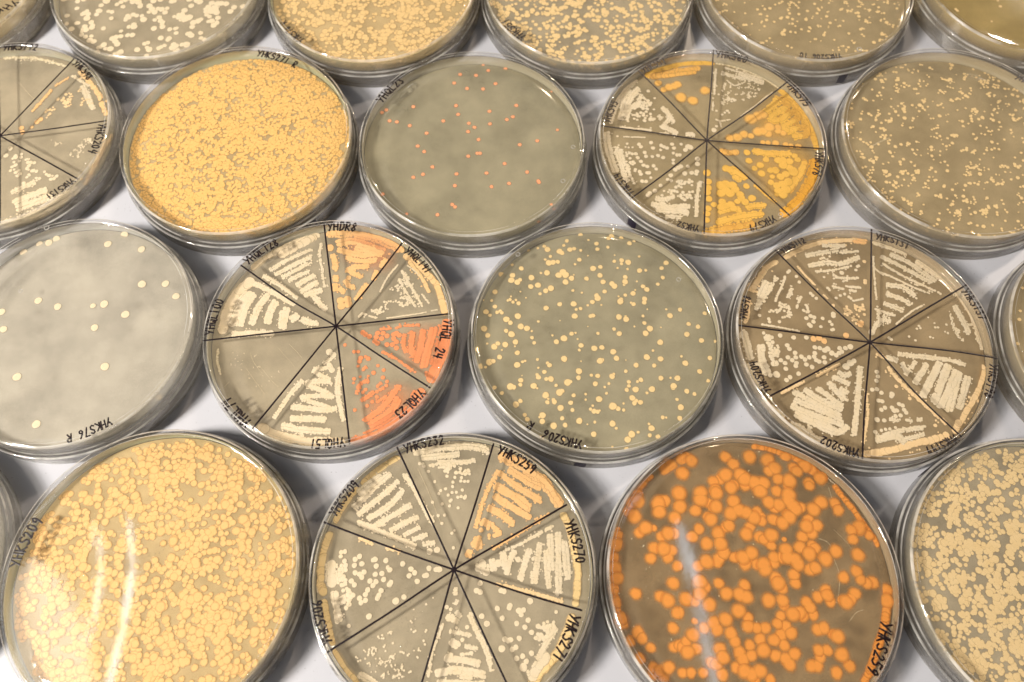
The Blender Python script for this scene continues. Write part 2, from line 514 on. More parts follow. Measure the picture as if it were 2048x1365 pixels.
GROWTH['E'] = [_d("""1318,119,12 1395,60 1585,50,15 1640,80,12 1560,104,12 1490,137 1682,133,14 1710,115,9 1556,158,10 1495,170,12 1443,115,7 1300,147,10 1187,150,11 1205,170,17 1150,160,8
1275,182,17 1290,192,14 1335,172,15 1360,167,12 1398,177,9 1085,157,10 1222,212,10 1192,230,8 1213,250,18 1237,247,16 1265,244,13 1390,232 1365,258,8 1440,208,5 1595,205,5 1593,241,11
1636,235,14 1674,247,17 1635,255,10 1738,212,8 1612,280,7 1670,286,8 1895,247,15 1470,283,17 1512,274,13 1740,295,15 1776,293,9 1868,280 1000,257,9 1053,281,14 920,300,16 1167,309,8
1202,308,17 1295,305,20 1310,320,20 1270,322,18 1345,340,16 1310,362,17 1358,320,5 1112,336,17 1002,322,16 995,350,18 1030,362,17 1046,348,12 1510,323,15 1432,342,14 1528,361,15 1580,372,16 1594,386,17
1657,333,14 1656,360,17 1650,378,8 1724,358,6 1150,380,17 1108,388,15 1225,398,18 1195,413,15 1162,430,10 1353,411,9 1405,424,7 1048,417,5 900,416,15 1537,417 1490,440,14 1497,456,18 1466,478,14
1439,497,8 1518,495,6 1657,438,11 1618,445,6 1628,475,18 1632,464,14 1702,428,15 1715,408,6 1760,387 1782,405,15 1875,335,12 1846,374,11 1769,460,15 1767,480,14 1705,490 1690,482,7 1080,453,5 827,457,5
881,467,9 975,468,8 988,463,10 1005,478,10 1022,466,8 1037,485 993,445,6 900,503 848,532,16 870,553,11 912,537,11 930,530,11 940,540,11 1197,513,15 1276,491,14 1357,489,17 1372,521,9 1397,516,11
1363,560,17 1455,560,12 1470,557 1278,586,4 1152,591,8 1033,560,18 966,578,18 990,598,14 1050,620,18 1086,631,17 1114,647,7 837,630,18 858,670,15 965,645 996,665,19 1019,710,16 1115,685,11 1128,715,11
1016,735,6 1440,620,4 1620,565,17 1662,578,17 1660,565,10 1760,559,9 1917,557,16 1975,522 1895,520,7 1785,520,5 1768,600,12 1800,632,18 1775,660,17 1864,625,5 1710,620,6 1592,635,11 1622,662,15 1498,660,10
1368,657,7 1345,662 1301,689,19 1257,709,15 1234,672,7 1380,693,6 2025,605 2015,665,16 1860,712,17 1400,730,15 1390,757,9 1477,747,17 1521,742,15 1587,767,17 1606,805,16 1510,820,18 1523,815,12 1400,822,5
1302,808,18 1782,798,18 1818,760,8 1862,808,16 1825,847 1720,845,15 1660,815,4 1983,793,8 2006,833,17 1660,880,11 1960,920,17 1920,918,7 1864,920,15 1812,984,18 1748,930,14 1728,940,9 1678,942,12 1678,965,11
1666,988 1717,986,18 1783,1006,9 1698,1035,17 1745,1060,15 1710,1065,14 1720,1050,12 1938,965,18 1935,975,14 2015,995,15 1958,1043,10 1980,1088,18 1875,1147,12 1895,1148,7 1810,1210,18 1795,1185,8 1848,1255,14
1800,1250,12 1975,1150,15 795,747,16 855,718,7 917,718,14 896,737,18 960,725,17 940,756,6 1030,773,15 819,845,17 845,853,9 868,825,20 890,820,14 927,797,15 1029,843,18 1060,825,9 1075,820,8 1147,812,9
1152,860,7 1205,832,10 1217,845,14 1187,884 1153,915,15 1145,900,10 1198,925,12 1225,925,17 1388,880,18 1385,918,14 1460,903,10 1497,907,14 1483,953,15 1580,910,16 1590,897,9 1562,952,9 1538,972,8 1548,1008,9
1050,932,15 1048,958,12 1057,905,4 1125,965,18 1145,978,7 1255,962,10 1322,945,20 1340,940,10 897,972 940,1005,12 990,968,20 1010,972,14 1195,1019,19 1275,1003,20 1290,995,14 1210,1040,7 1205,1060 1245,1058,15
1240,1045,11 1357,1020,12 1427,1013,8 1427,1045,7 1340,1063,14 1350,1105,12 1281,1093,18 1505,1042,18 1585,1083,22 1615,1097,15 1648,1105,10 1647,1067,7 1468,1080,8 1455,1100,10 1475,1112,15 1495,1115 1508,1108,7
1048,1052 1022,1072,18 1177,1135,18 1175,1170,16 1160,1145,8 1073,1132,12 1088,1157,14 1291,1153 1390,1168,18 1480,1175,9 1437,1188,5 1241,1196,19 1308,1192,14 1583,1184,18 1605,1211,9 1474,1245,16 1695,1245,20
1672,1275,19 1732,1233,9 1665,1325,12 1583,1317,7 1172,1260,14 1300,1275,10 2080,620,14 2120,540,12 2100,700,15 2150,800,14 2090,880,15 2140,930,12 2180,700,10 2060,1010,12""", (680,440), 2.904, 13, 'Y')]
GROWTH['I'] = [_d("""102,78 50,150 30,268 30,345 5,410 300,55 345,97 440,55 650,55 545,75 585,122 552,140 605,185 670,195 665,225 695,120 715,140 760,110 800,130 850,180 870,160 785,205 787,222 300,160 270,185
230,200 330,235 345,220 245,265 240,250 385,160 410,185 415,220 470,205 495,215 520,210 480,235 500,255 155,265 155,305 200,325 225,345 245,345 345,315 195,405 215,420 330,385 375,365 400,375 420,380 595,255
550,320 610,335 585,355 665,275 665,310 690,340 705,360 735,350 855,320 810,362 935,325 955,365 480,375 465,410 500,400 510,430 575,420 630,440 655,390 670,405 125,368 145,475 105,520 190,560 270,560 300,465
320,455 265,490 255,500 440,465 420,505 495,520 520,535 565,510 565,570 545,545 745,520 780,420 770,460 830,455 800,500 730,580 800,570 820,585 785,620 790,610 640,535,16 650,595 650,620 870,640 880,650
940,605 260,650 250,670 290,615 190,665 140,690 350,640 400,640 415,680 450,615 430,650 480,680 520,680 530,710 580,640 580,670 630,640 660,640 700,650 720,680 790,710 820,700 1060,720,38 1085,770,38 1155,785,38
1120,790,36 1070,625,38 1030,480 1040,535,38 1075,465 1080,480 1135,510,34 985,755 695,740 705,790 590,760 605,790 630,820 260,790 305,850 150,780 180,815 150,850 90,890 70,880 120,895 30,960 205,915,38 380,855
420,870 410,800 375,950 430,990 550,890 630,890 640,920 620,980 690,970 730,960 750,980 790,930 810,975 770,900 835,870 880,830,38 890,860,38 910,900,38 1050,850 1030,880 980,890 1000,900 835,1060,38 870,1050,38
920,1085,38 950,1100,38 300,1000 230,1020 250,1060 330,1080 175,1050 120,1010,20 110,1090 70,1130 130,1170 80,1190 30,1150 430,1040 480,1050 530,1050 600,1025 650,1040 680,1080 620,1090 580,1120 640,1150
500,1115 355,1130 440,1150 265,1170 285,1220 215,1250 245,1260 400,1230 380,1190 450,1210 520,1180 590,1210 650,1230 670,1260 700,1200 840,1180,38 890,1180,38 850,1220,38 800,1270,38 830,1270,38 975,1205
1020,1270,38 945,1310,38 1240,830 1240,890 100,1310 170,1310 280,1320 360,1280 410,1300 450,1320 500,1300 470,1350 560,1350 -60,1450 100,1450 220,1430 400,1440 600,1450 750,1420 900,1450 1050,1420""", (1348,895), 2.904, 39, 'O'),
_d("""1988,150 1970,267 1975,345 1870,315 1850,325 1890,310 1855,375 1730,310 1710,400 1740,495 1775,468 1822,470,24 1865,520 1905,500 1940,500 1825,585 1880,590 1925,600 1805,645,38 1905,640 1960,690 1935,790,38
1718,850,42 1860,865 1905,890 2005,890 1955,962 1935,1050,38 1730,1075 1755,1110 1805,1165,38 1940,1160 1990,1160 1680,1130 1740,1230 1620,1000 1640,1020 1590,500 1595,560 1590,640 1600,700 1610,760 1820,1280
1860,1300 1910,1280 1880,1330 1990,1310 1800,1340 1900,70 1870,95 1990,20 1980,50 1700,250 1670,300 1640,350 1590,820 1600,900""", (680,895), 2.904, 39, 'O'),
(680,895,2.904,'rim',"""
O 44: 1790,150 1720,230 1650,340
O 44: 1600,470 1580,560 1585,640
O 46: 1575,600 1590,720 1605,850 1625,980"""),
(1348,895,2.904,'rim',"""
O 46: 470,-10 600,15 760,90 880,180
O 44: 940,230 1010,320 1090,420 1190,560
O 60: 1240,900 1220,1050 1160,1230 1110,1360"""),
]
GROWTH['R2'] = [(1348,0,2.904,'faint',"""Wp 4: 1130,865 1160,845 1200,825 1250,803
Wp 4: 1140,858 1190,826 1235,808""")]
GROWTH['I'] += [(1348,895,2.904,'faint','# Wp 2.6 150: -380,60 0,0 500,20 900,250 1100,600 1050,1000 700,1330 -200,1350 -420,700'),
(1348,895,2.904,'faint',"""Wp 3: 900,230 925,330 900,300
Wp 3: 840,530 900,560 930,650 960,740 955,860 930,920
Wp 3: 1020,1010 1060,960 1100,945
Wp 2: 930,480 1010,560 1060,640""")]
# dense lawns of colonies: colour, mean radius (photo px), count, clumpiness, jitter of radius
LAWN = {'A':('A',4.3,7000,.35,.25), 'G':('Yg',8.2,2250,.45,.2), 'M':('W',6.3,540,.3,.16), 'N':('Yn',5.7,1900,.35,.2), 'P':('Y',4.7,1600,.35,.22),
        'Q':('Y',2.8,640,.3,.25), 'R2':('Y',3.2,900,.3,.25), 'S':('Y',2.8,60,.1,.3), 'K1':('Y',4.2,160,.3,.3), 'I2':('Yt',5.9,3600,.4,.2), 'O':('W',4.5,60,.2,.2),
        'K4':('W',5.0,14,.1,.2)}
# handwriting: text, start px, end px (clockwise, letter tops outward)
TEXT = {
'A':[('YHKS271 R',515,107,590,130)], 'B':[('YHQL23',758,203,801,162)],
'C':[('YHKS51',1284,141,1328,122),('YHKS60',1433,108,1490,119),('YHKS75',1578,169,1613,208),('YHKS76',1639,305,1634,349),('YHKS79',1550,436,1504,457),('YHKS2',1397,458,1358,449),('YHKS14',1263,389,1234,351),('YHKS45',1213,245,1229,206)],
'D':[('YHQL128',491,525,551,486),('YHDR8',656,455,708,454),('YHQL141',813,500,857,541),('YHQL 24',897,640,875,712),('YHQL23',845,784,797,829),('YHQL51',688,884,625,887),('YHQL74',497,849,454,804),('YHQL100',418,669,438,603)],
'E':[('YHKS206  R',1164,890,1060,852)],
'F':[('YHKS112',1563,502,1607,482),('YHKS131',1752,473,1815,491),('YHKS137',1929,580,1965,635),('YHKS198',1988,729,1977,792),('YHKS199',1913,874,1858,901),('YHKS202',1719,908,1647,881),('YHKS204',1536,785,1507,727),('YHKS98',1487,638,1495,596)],
'H':[('YHKS232',809,899,883,880),('YHKS259',998,899,1066,939),('YHKS270',1138,1042,1161,1121),('YHKS271',1151,1231,1115,1317),('YHKS206',654,1290,633,1207),('YHKS209',664,1030,709,968)],
'G':[('YHKS209',28,1133,74,1043)], 'I':[('YHKS259',1773,1246,1746,1341)],
'L2':[('YHKS192',7,96,71,95),('YHKS98',150,124,179,155),('YHKS204',205,248,186,303),('YHKS131',146,360,96,393)],
'N':[('YHKS76 R',604,83,566,46)], 'P':[('YHKS51',1047,77,1011,43)], 'Q':[('YHKS206 10',1682,112,1603,111)], 'R2':[('YHKS206',2033,153,2090,185)],
'K0':[('YHKS76 R',222,841,138,877)], 'O':[('YHKS',34,3,-20,27)],
}
SPOKES = {
'C':[[(1277,142),(1342,206),(1414,281),(1500,358),(1581,433)],[(1427,100),(1422,180),(1414,281),(1411,380),(1408,470)],[(1580,160),(1500,222),(1414,281),(1340,340),(1261,398)],[(1203,252),(1310,266),(1414,281),(1530,290),(1649,298)]],
'D':[[(648,448),(660,550),(672,653),(687,780),(700,893)],[(482,531),(580,600),(672,653),(760,712),(860,776)],[(806,484),(740,570),(672,653),(585,760),(501,863)],[(405,682),(540,667),(672,653),(780,641),(897,628)]],
'F':[[(1743,459),(1742,560),(1740,685),(1729,820),(1725,917)],[(1551,501),(1645,595),(1740,685),(1835,790),(1922,873)],[(1933,570),(1840,625),(1740,685),(1640,740),(1535,795)],[(1477,651),(1610,668),(1740,685),(1900,702),(1995,717)]],
'H':[[(794,895),(850,1015),(908,1140),(970,1275),(1022,1385)],[(987,888),(950,1010),(908,1140),(880,1240),(838,1385)],[(1133,1010),(1025,1072),(908,1140),(780,1225),(650,1308)],[(648,1045),(780,1095),(908,1140),(1040,1185),(1163,1221)]],
'L2':[[(148,118),(74,195),(0,272),(-80,350),(-165,425)],[(212,242),(105,258),(0,272),(-110,288),(-220,300)],[(155,358),(78,315),(0,272),(-75,225),(-150,180)],[(-3,92),(-2,180),(0,272),(0,360),(0,446)]],
}
TICKS = {'C':[(1261,449)],'A':[(619,443)],'E':[(1160,931)],'H':[(655,1352)],'D':[(485,872)],'I2':[(1855,948)],'Q':[(1688,163)],'R2':[(1697,180)],'K0':[(88,478),(34,504)]}

# ---------------------------------------------------------------- materials
def new_mat(name):
    m = bpy.data.materials.new(name); m.use_nodes = True; n = m.node_tree.nodes; n.clear()
    return m, n, m.node_tree.links
def eff_fresnel(n, L, ior):
    f = n.new('ShaderNodeFresnel'); g = n.new('ShaderNodeNewGeometry'); mx = n.new('ShaderNodeMix'); mx.data_type = 'FLOAT'
    L.new(g.outputs['Backfacing'], mx.inputs['Factor']); mx.inputs['A'].default_value = ior; mx.inputs['B'].default_value = 1/ior
    L.new(mx.outputs['Result'], f.inputs['IOR'])
    return f
def mat_plastic(name, tint=(.975, .972, .968), rough=.04, wall=False, white_lift=.115, vary=False):
    m, n, L = new_mat(name); out = n.new('ShaderNodeOutputMaterial')
    tr = n.new('ShaderNodeBsdfTransparent'); tr.inputs['Color'].default_value = (*tint, 1)
    gl = n.new('ShaderNodeBsdfGlossy'); gl.inputs['Roughness'].default_value = rough
    f = eff_fresnel(n, L, 1.56)
    mx = n.new('ShaderNodeMixShader'); L.new(f.outputs[0], mx.inputs[0]); L.new(tr.outputs[0], mx.inputs[1]); L.new(gl.outputs[0], mx.inputs[2])
    if wall:   # moulded wall: bends the view a little, white mixed in to imitate caught light
        rf = n.new('ShaderNodeBsdfRefraction'); rf.inputs['IOR'].default_value = 1.45; rf.inputs['Roughness'].default_value = .03
        rf.inputs['Color'].default_value = (*tint, 1)
        m2 = n.new('ShaderNodeMixShader'); m2.inputs[0].default_value = wall
        L.new(tr.outputs[0], m2.inputs[1]); L.new(rf.outputs[0], m2.inputs[2])
        dd = n.new('ShaderNodeBsdfDiffuse'); dd.inputs['Color'].default_value = (.9, .88, .85, 1)
        tl = n.new('ShaderNodeBsdfTranslucent'); tl.inputs['Color'].default_value = (.9, .88, .85, 1)
        m3 = n.new('ShaderNodeMixShader'); m3.inputs[0].default_value = .5; L.new(dd.outputs[0], m3.inputs[1]); L.new(tl.outputs[0], m3.inputs[2])
        m4 = n.new('ShaderNodeMixShader'); m4.inputs[0].default_value = white_lift
        if vary:  # painted edge highlight fades in and out along the rim
            tq = n.new('ShaderNodeTexCoord'); nq = n.new('ShaderNodeTexNoise'); nq.inputs['Scale'].default_value = .9; nq.inputs['Detail'].default_value = 3; L.new(tq.outputs['Object'], nq.inputs['Vector'])
            rq = n.new('ShaderNodeMapRange'); rq.inputs['From Min'].default_value = .36; rq.inputs['From Max'].default_value = .62; rq.inputs['To Min'].default_value = .10; rq.inputs['To Max'].default_value = white_lift*1.7; L.new(nq.outputs[0], rq.inputs[0]); L.new(rq.outputs[0], m4.inputs[0])
        L.new(m2.outputs[0], m4.inputs[1]); L.new(m3.outputs[0], m4.inputs[2])
        L.new(m4.outputs[0], mx.inputs[1])
        g2 = n.new('ShaderNodeBsdfGlossy'); g2.inputs['Roughness'].default_value = .28
        m5 = n.new('ShaderNodeMixShader'); m5.inputs[0].default_value = .25; L.new(gl.outputs[0], m5.inputs[1]); L.new(g2.outputs[0], m5.inputs[2]); L.new(m5.outputs[0], mx.inputs[2])
    if wall:
        fm = n.new('ShaderNodeMath'); fm.operation = 'MULTIPLY'; fm.inputs[1].default_value = 1.15; fm.use_clamp = True; L.new(f.outputs[0], fm.inputs[0]); L.new(fm.outputs[0], mx.inputs[0])
    L.new(mx.outputs[0], out.inputs['Surface'])
    return m
def mat_agar_clear(name, tint, haze, color):
    m, n, L = new_mat(name); out = n.new('ShaderNodeOutputMaterial')
    tr = n.new('ShaderNodeBsdfTransparent'); tr.inputs['Color'].default_value = (*tint, 1)
    df = n.new('ShaderNodeBsdfDiffuse'); df.inputs['Color'].default_value = (*color, 1)
    mx = n.new('ShaderNodeMixShader'); mx.inputs[0].default_value = haze
    L.new(tr.outputs[0], mx.inputs[1]); L.new(df.outputs[0], mx.inputs[2]); L.new(mx.outputs[0], out.inputs['Surface'])
    return m
def mat_agar_face(name, tint, haze, color, gloss=.05):
    m, n, L = new_mat(name); out = n.new('ShaderNodeOutputMaterial')
    t = n.new('ShaderNodeTexCoord'); nz = n.new('ShaderNodeTexNoise'); nz.inputs['Scale'].default_value = .75; nz.inputs['Detail'].default_value = 6
    nf = n.new('ShaderNodeTexNoise'); nf.inputs['Scale'].default_value = 45; nf.inputs['Detail'].default_value = 2
    L.new(t.outputs['Object'], nz.inputs['Vector']); L.new(t.outputs['Object'], nf.inputs['Vector'])
    mr = n.new('ShaderNodeMapRange'); mr.inputs['From Min'].default_value = .3; mr.inputs['From Max'].default_value = .7
    mr.inputs['To Min'].default_value = haze-.12; mr.inputs['To Max'].default_value = haze+.12; L.new(nz.outputs[0], mr.inputs[0])
    m2 = n.new('ShaderNodeMapRange'); m2.inputs['From Min'].default_value = .3; m2.inputs['From Max'].default_value = .7
    m2.inputs['To Min'].default_value = -.05; m2.inputs['To Max'].default_value = .05; L.new(nf.outputs[0], m2.inputs[0])
    ad = n.new('ShaderNodeMath'); ad.operation = 'ADD'; L.new(mr.outputs[0], ad.inputs[0]); L.new(m2.outputs[0], ad.inputs[1])
    tr = n.new('ShaderNodeBsdfTransparent'); tr.inputs['Color'].default_value = (*tint, 1)
    df = n.new('ShaderNodeBsdfDiffuse'); df.inputs['Color'].default_value = (*color, 1)
    mx = n.new('ShaderNodeMixShader'); L.new(ad.outputs[0], mx.inputs[0]); L.new(tr.outputs[0], mx.inputs[1]); L.new(df.outputs[0], mx.inputs[2])
    gl = n.new('ShaderNodeBsdfGlossy'); gl.inputs['Roughness'].default_value = .10
    mg = n.new('ShaderNodeMixShader'); mg.inputs[0].default_value = gloss; L.new(mx.outputs[0], mg.inputs[1]); L.new(gl.outputs[0], mg.inputs[2])
    L.new(mg.outputs[0], out.inputs['Surface'])
    return m
def mat_growth(name, color, soft=0.0, core=None):
    m, n, L = new_mat(name); out = n.new('ShaderNodeOutputMaterial')
    at = n.new('ShaderNodeAttribute'); at.attribute_name = 'edge'
    t = n.new('ShaderNodeTexCoord'); nz = n.new('ShaderNodeTexNoise'); nz.inputs['Scale'].default_value = 3.0; nz.inputs['Detail'].default_value = 5
    L.new(t.outputs['Object'], nz.inputs['Vector'])
    mc = n.new('ShaderNodeMix'); mc.data_type = 'RGBA'
    c2 = tuple(min(1, c*k) for c, k in zip(color, (1.05, 1.09, 1.22))); c1 = tuple(c*k for c, k in zip(color, (.96, .92, .84)))
    mc.inputs['A'].default_value = (*c1, 1); mc.inputs['B'].default_value = (*c2, 1); L.new(nz.outputs[0], mc.inputs['Factor'])
    src = mc.outputs['Result']
    if core:
        m3 = n.new('ShaderNodeMix'); m3.data_type = 'RGBA'; m3.inputs['A'].default_value = (*core, 1); L.new(src, m3.inputs['B'])
        pw = n.new('ShaderNodeMath'); pw.operation = 'POWER'; pw.inputs[1].default_value = 1.15; L.new(at.outputs['Fac'], pw.inputs[0]); L.new(pw.outputs[0], m3.inputs['Factor']); src = m3.outputs['Result']
    p = n.new('ShaderNodeBsdfPrincipled'); p.inputs['Roughness'].default_value = .55; p.inputs['Specular IOR Level'].default_value = .15
    L.new(src, p.inputs['Base Color'])
    if soft > 0:
        tr = n.new('ShaderNodeBsdfTransparent'); mx = n.new('ShaderNodeMixShader')
        mr = n.new('ShaderNodeMapRange'); mr.interpolation_type = 'SMOOTHSTEP'
        mr.inputs['From Min'].default_value = 1-soft; mr.inputs['From Max'].default_value = 1.0; mr.inputs['To Min'].default_value = .5 if soft >= 1 else 1; mr.inputs['To Max'].default_value = 0 if soft >= 1 else .12
        L.new(at.outputs['Fac'], mr.inputs[0]); L.new(mr.outputs[0], mx.inputs[0]); L.new(tr.outputs[0], mx.inputs[1]); L.new(p.outputs[0], mx.inputs[2])
        L.new(mx.outputs[0], out.inputs['Surface'])
    else: L.new(p.outputs[0], out.inputs['Surface'])
    return m
def mat_ink(name, color, see):
    m, n, L = new_mat(name); out = n.new('ShaderNodeOutputMaterial')
    p = n.new('ShaderNodeBsdfPrincipled'); p.inputs['Base Color'].default_value = (*color, 1); p.inputs['Roughness'].default_value = .35
    tr = n.new('ShaderNodeBsdfTransparent'); tr.inputs['Color'].default_value = (.30, .06, .03, 1)
    mx = n.new('ShaderNodeMixShader'); t = n.new('ShaderNodeTexCoord'); nz = n.new('ShaderNodeTexNoise'); nz.inputs['Scale'].default_value = 9
    L.new(t.outputs['Object'], nz.inputs['Vector'])
    mr = n.new('ShaderNodeMapRange'); mr.inputs['From Min'].default_value = .35; mr.inputs['From Max'].default_value = .65
    mr.inputs['To Min'].default_value = 0; mr.inputs['To Max'].default_value = see; L.new(nz.outputs[0], mr.inputs[0]); L.new(mr.outputs[0], mx.inputs[0])
    L.new(p.outputs[0], mx.inputs[1]); L.new(tr.outputs[0], mx.inputs[2]); L.new(mx.outputs[0], out.inputs['Surface'])
    return m
M_BASE = mat_plastic('clear_polystyrene', wall=.36); M_LID = mat_plastic('clear_lid_polystyrene', (.965, .96, .955), .05, wall=.36)
M_PLATE = mat_plastic('clear_polystyrene_plate', (.985, .983, .98), .035); M_LIDPLATE = mat_plastic('clear_lid_floor', (.97, .965, .96), .06)
M_UP = mat_plastic('clear_polystyrene_upper_wall', (.98, .977, .973), .04, wall=.10, white_lift=.04)
M_LIP = mat_plastic('moulding_edge_highlight', (.97, .96, .94), .06, wall=.12, white_lift=.42, vary=True)  # whitened edges stand in for highlight lines along the rims
M_DROP = mat_plastic('water_droplet', (.97, .97, .97), .03, wall=.3, white_lift=.1); M_RINGP = mat_plastic('moulded_mark', (.97, .97, .97), .05, wall=.3, white_lift=.3)
M_INK = mat_ink('marker_ink', (.008, .003, .004), .38); M_INKL = mat_ink('marker_line_ink', (.008, .003, .005), .28)
M_TICK = mat_ink('purple_black_ink', (.012, .008, .02), .1)
M_MARK = mat_growth('moulded_glyph', (.8, .78, .74))
GC = {'W':(.75,.64,.455), 'Wc':(.76,.63,.43), 'Wp':(.74,.64,.44), 'Wy':(.82,.61,.30), 'T':(.81,.60,.34), 'P':(.83,.51,.23), 'Pl':(.83,.57,.29), 'R':(.82,.30,.13), 'Rp':(.85,.37,.19),
      'G':(.82,.49,.10), 'Gs':(.82,.43,.05), 'Gh':(.82,.49,.15), 'Y':(.79,.59,.30), 'Yt':(.71,.54,.29), 'Yn':(.76,.545,.26), 'Yg':(.77,.50,.21), 'A':(.81,.51,.18), 'O':(.75,.30,.062), 'Gf':(.82,.49,.12), 'Rf':(.84,.36,.17)}
M_G = {k: mat_growth('growth_'+n, GC[k], s, c) for k, n, s, c in (
    ('W','cream',.25,None), ('Wc','warm_cream',.25,None), ('Wp','thin_cream',.5,None), ('Wy','yellow_cream',.4,None), ('T','tan',.25,None), ('P','peach',.22,None), ('Pl','pale_peach',.3,None),
    ('R','coral',.2,None), ('Rp','pale_coral',.4,None), ('G','golden',.3,None), ('Gs','deep_golden',.3,None), ('Gh','haloed_golden',.5,(.84,.46,.11)), ('Y','butter',.32,None), ('Yt','beige',.3,None), ('Yn','pale_ochre',.45,None), ('Yg','ochre',.5,None),
    ('A','mustard',.4,None), ('O','orange',.6,None), ('Gf','golden_film',1.0,None), ('Rf','coral_film',1.0,None))}
#            tint of what is seen through,  haze,  colour of the jelly
AGAR = {'grey':((.80,.75,.63), .46, (.67,.58,.42)), 'green':((.77,.75,.62), .46, (.56,.51,.36)), 'tan':((.80,.71,.51), .46, (.64,.52,.32)), 'amber':((.81,.69,.43), .52, (.90,.69,.38)),
        'pale':((.85,.83,.76), .48, (.74,.69,.59)), 'brown':((.78,.65,.45), .34, (.52,.37,.21)), 'olive':((.76,.66,.42), .55, (.55,.42,.18)), 'warm':((.79,.67,.48), .46, (.56,.43,.26))}
M_AC = {k: mat_agar_clear('agar_body_'+k, (.985, .98, .965), .03, a[2]) for k, a in AGAR.items()}
M_AS = {k: mat_agar_clear('agar_side_'+k, (.97, .955, .91), .34, tuple(min(.9, c*1.45) for c in a[2])) for k, a in AGAR.items()}  # side tone brightened to imitate light reaching the jelly's edge
M_AF = {k: mat_agar_face('agar_face_'+k, *a) for k, a in AGAR.items()}

# ---------------------------------------------------------------- mesh helpers
def link(name, me, parent=None):
    o = bpy.data.objects.new(name, me); COL.objects.link(o)
    if parent: o.parent = parent
    return o
def mesh_np(name, V, quads=None, tris=None, mats=(), smooth=True, edge=None, mat_idx=None):
    me = bpy.data.meshes.new(name); V = np.asarray(V, np.float32); me.vertices.add(len(V)); me.vertices.foreach_set('co', V.ravel())
    q = np.zeros((0, 4), np.int32) if quads is None else np.asarray(quads, np.int32); t = np.zeros((0, 3), np.int32) if tris is None else np.asarray(tris, np.int32)
    loops = np.concatenate([q.ravel(), t.ravel()]); nf = len(q)+len(t)
    me.loops.add(len(loops)); me.loops.foreach_set('vertex_index', loops)
    me.polygons.add(nf)
    st = np.concatenate([np.arange(len(q))*4, len(q)*4+np.arange(len(t))*3]).astype(np.int32)
    me.polygons.foreach_set('loop_start', st)
    me.polygons.foreach_set('use_smooth', np.full(nf, smooth))
    if mat_idx is not None: me.polygons.foreach_set('material_index', np.asarray(mat_idx, np.int32))
    for m in mats: me.materials.append(m)
    if edge is not None:
        a = me.attributes.new('edge', 'FLOAT', 'POINT'); a.data.foreach_set('value', np.asarray(edge, np.float32))
    me.update(calc_edges=True); me.validate()
    return me
def fillet(P, rad, n=4):
    """round every inner corner of an open (r, z) profile"""
    out = [P[0]]
    for a, b, c in zip(P, P[1:], P[2:]):
        a, b, c = (np.array(v[:2], float) for v in (a, b, c)); d1 = np.linalg.norm(a-b); d2 = np.linalg.norm(c-b); k = min(rad, d1*.45, d2*.45)
        p, q = b+(a-b)/d1*k, b+(c-b)/d2*k
        for i in range(n+1):
            s = i/n; out.append(tuple((1-s)**2*p + 2*s*(1-s)*b + s*s*q))
    out.append(P[-1]); return out
def lathe(name, P, mats, seg=160, midx=None):
    """P runs from the axis to the axis (r = 0 at both ends)"""
    P = np.array(P, float); n = len(P)-2; a = np.linspace(0, 2*np.pi, seg, endpoint=False)
    V = [np.array([[0, 0, P[0, 1]]])]
    ring = np.stack([np.outer(P[1:-1, 0], np.cos(a)), np.outer(P[1:-1, 0], np.sin(a)), np.repeat(P[1:-1, 1:2], seg, 1)], -1).reshape(-1, 3)
    V += [ring, np.array([[0, 0, P[-1, 1]]])]; V = np.concatenate(V); last = len(V)-1
    i = np.arange(seg); j = (i+1) % seg
    tr = [np.stack([np.zeros(seg, int), 1+i, 1+j], -1)]; o = 1+(n-1)*seg
    tr.append(np.stack([np.full(seg, last), o+j, o+i], -1))
    q = []; mi = []
    for k in range(n-1):
        s = 1+k*seg; q.append(np.stack([s+i, s+seg+i, s+seg+j, s+j], -1)); mi += [0 if midx is None else midx(P[k+1], P[k+2])]*seg
    mi += [0 if midx is None else midx(P[0], P[1])]*seg + [0 if midx is None else midx(P[-2], P[-1])]*seg
    return mesh_np(name, V, np.concatenate(q), np.concatenate(tr), mats, True, None, mi)
PROF = ((1.0, 0.0, 1.0), (.93, .55, .93), (.72, .86, .72), (.40, .97, .4))
def dome_arrays(D, seg=12, wob=.05):
    """D: rows x, y, z, r, h -> low domes"""
    D = np.asarray(D, float); N = len(D); a = np.linspace(0, 2*np.pi, seg, endpoint=False)
    ph = rng.uniform(0, 6.28, (N, 3, 1)); k = 1 + wob*np.sin(2*a+ph[:, 0]) + wob*.8*np.sin(3*a+ph[:, 1]) + wob*.5*np.sin(5*a+ph[:, 2])
    R = len(PROF); V = np.empty((N, R*seg+1, 3)); E = np.empty((N, R*seg+1))
    for i, (pr, pz, pe) in enumerate(PROF):
        s = slice(i*seg, (i+1)*seg)
        V[:, s, 0] = D[:, 0:1] + D[:, 3:4]*pr*k*np.cos(a); V[:, s, 1] = D[:, 1:2] + D[:, 3:4]*pr*k*np.sin(a)
        V[:, s, 2] = D[:, 2:3] + D[:, 4:5]*pz; E[:, s] = pe
    V[:, -1, 0] = D[:, 0]; V[:, -1, 1] = D[:, 1]; V[:, -1, 2] = D[:, 2]+D[:, 4]; E[:, -1] = 0
    i = np.arange(seg); j = (i+1) % seg
    q1 = np.concatenate([np.stack([r*seg+i, r*seg+j, (r+1)*seg+j, (r+1)*seg+i], -1) for r in range(R-1)])
    t1 = np.stack([(R-1)*seg+i, (R-1)*seg+j, np.full(seg, R*seg)], -1)
    off = (np.arange(N)*(R*seg+1))[:, None, None]
    return V.reshape(-1, 3), (q1[None]+off).reshape(-1, 4), (t1[None]+off).reshape(-1, 3), E.ravel()
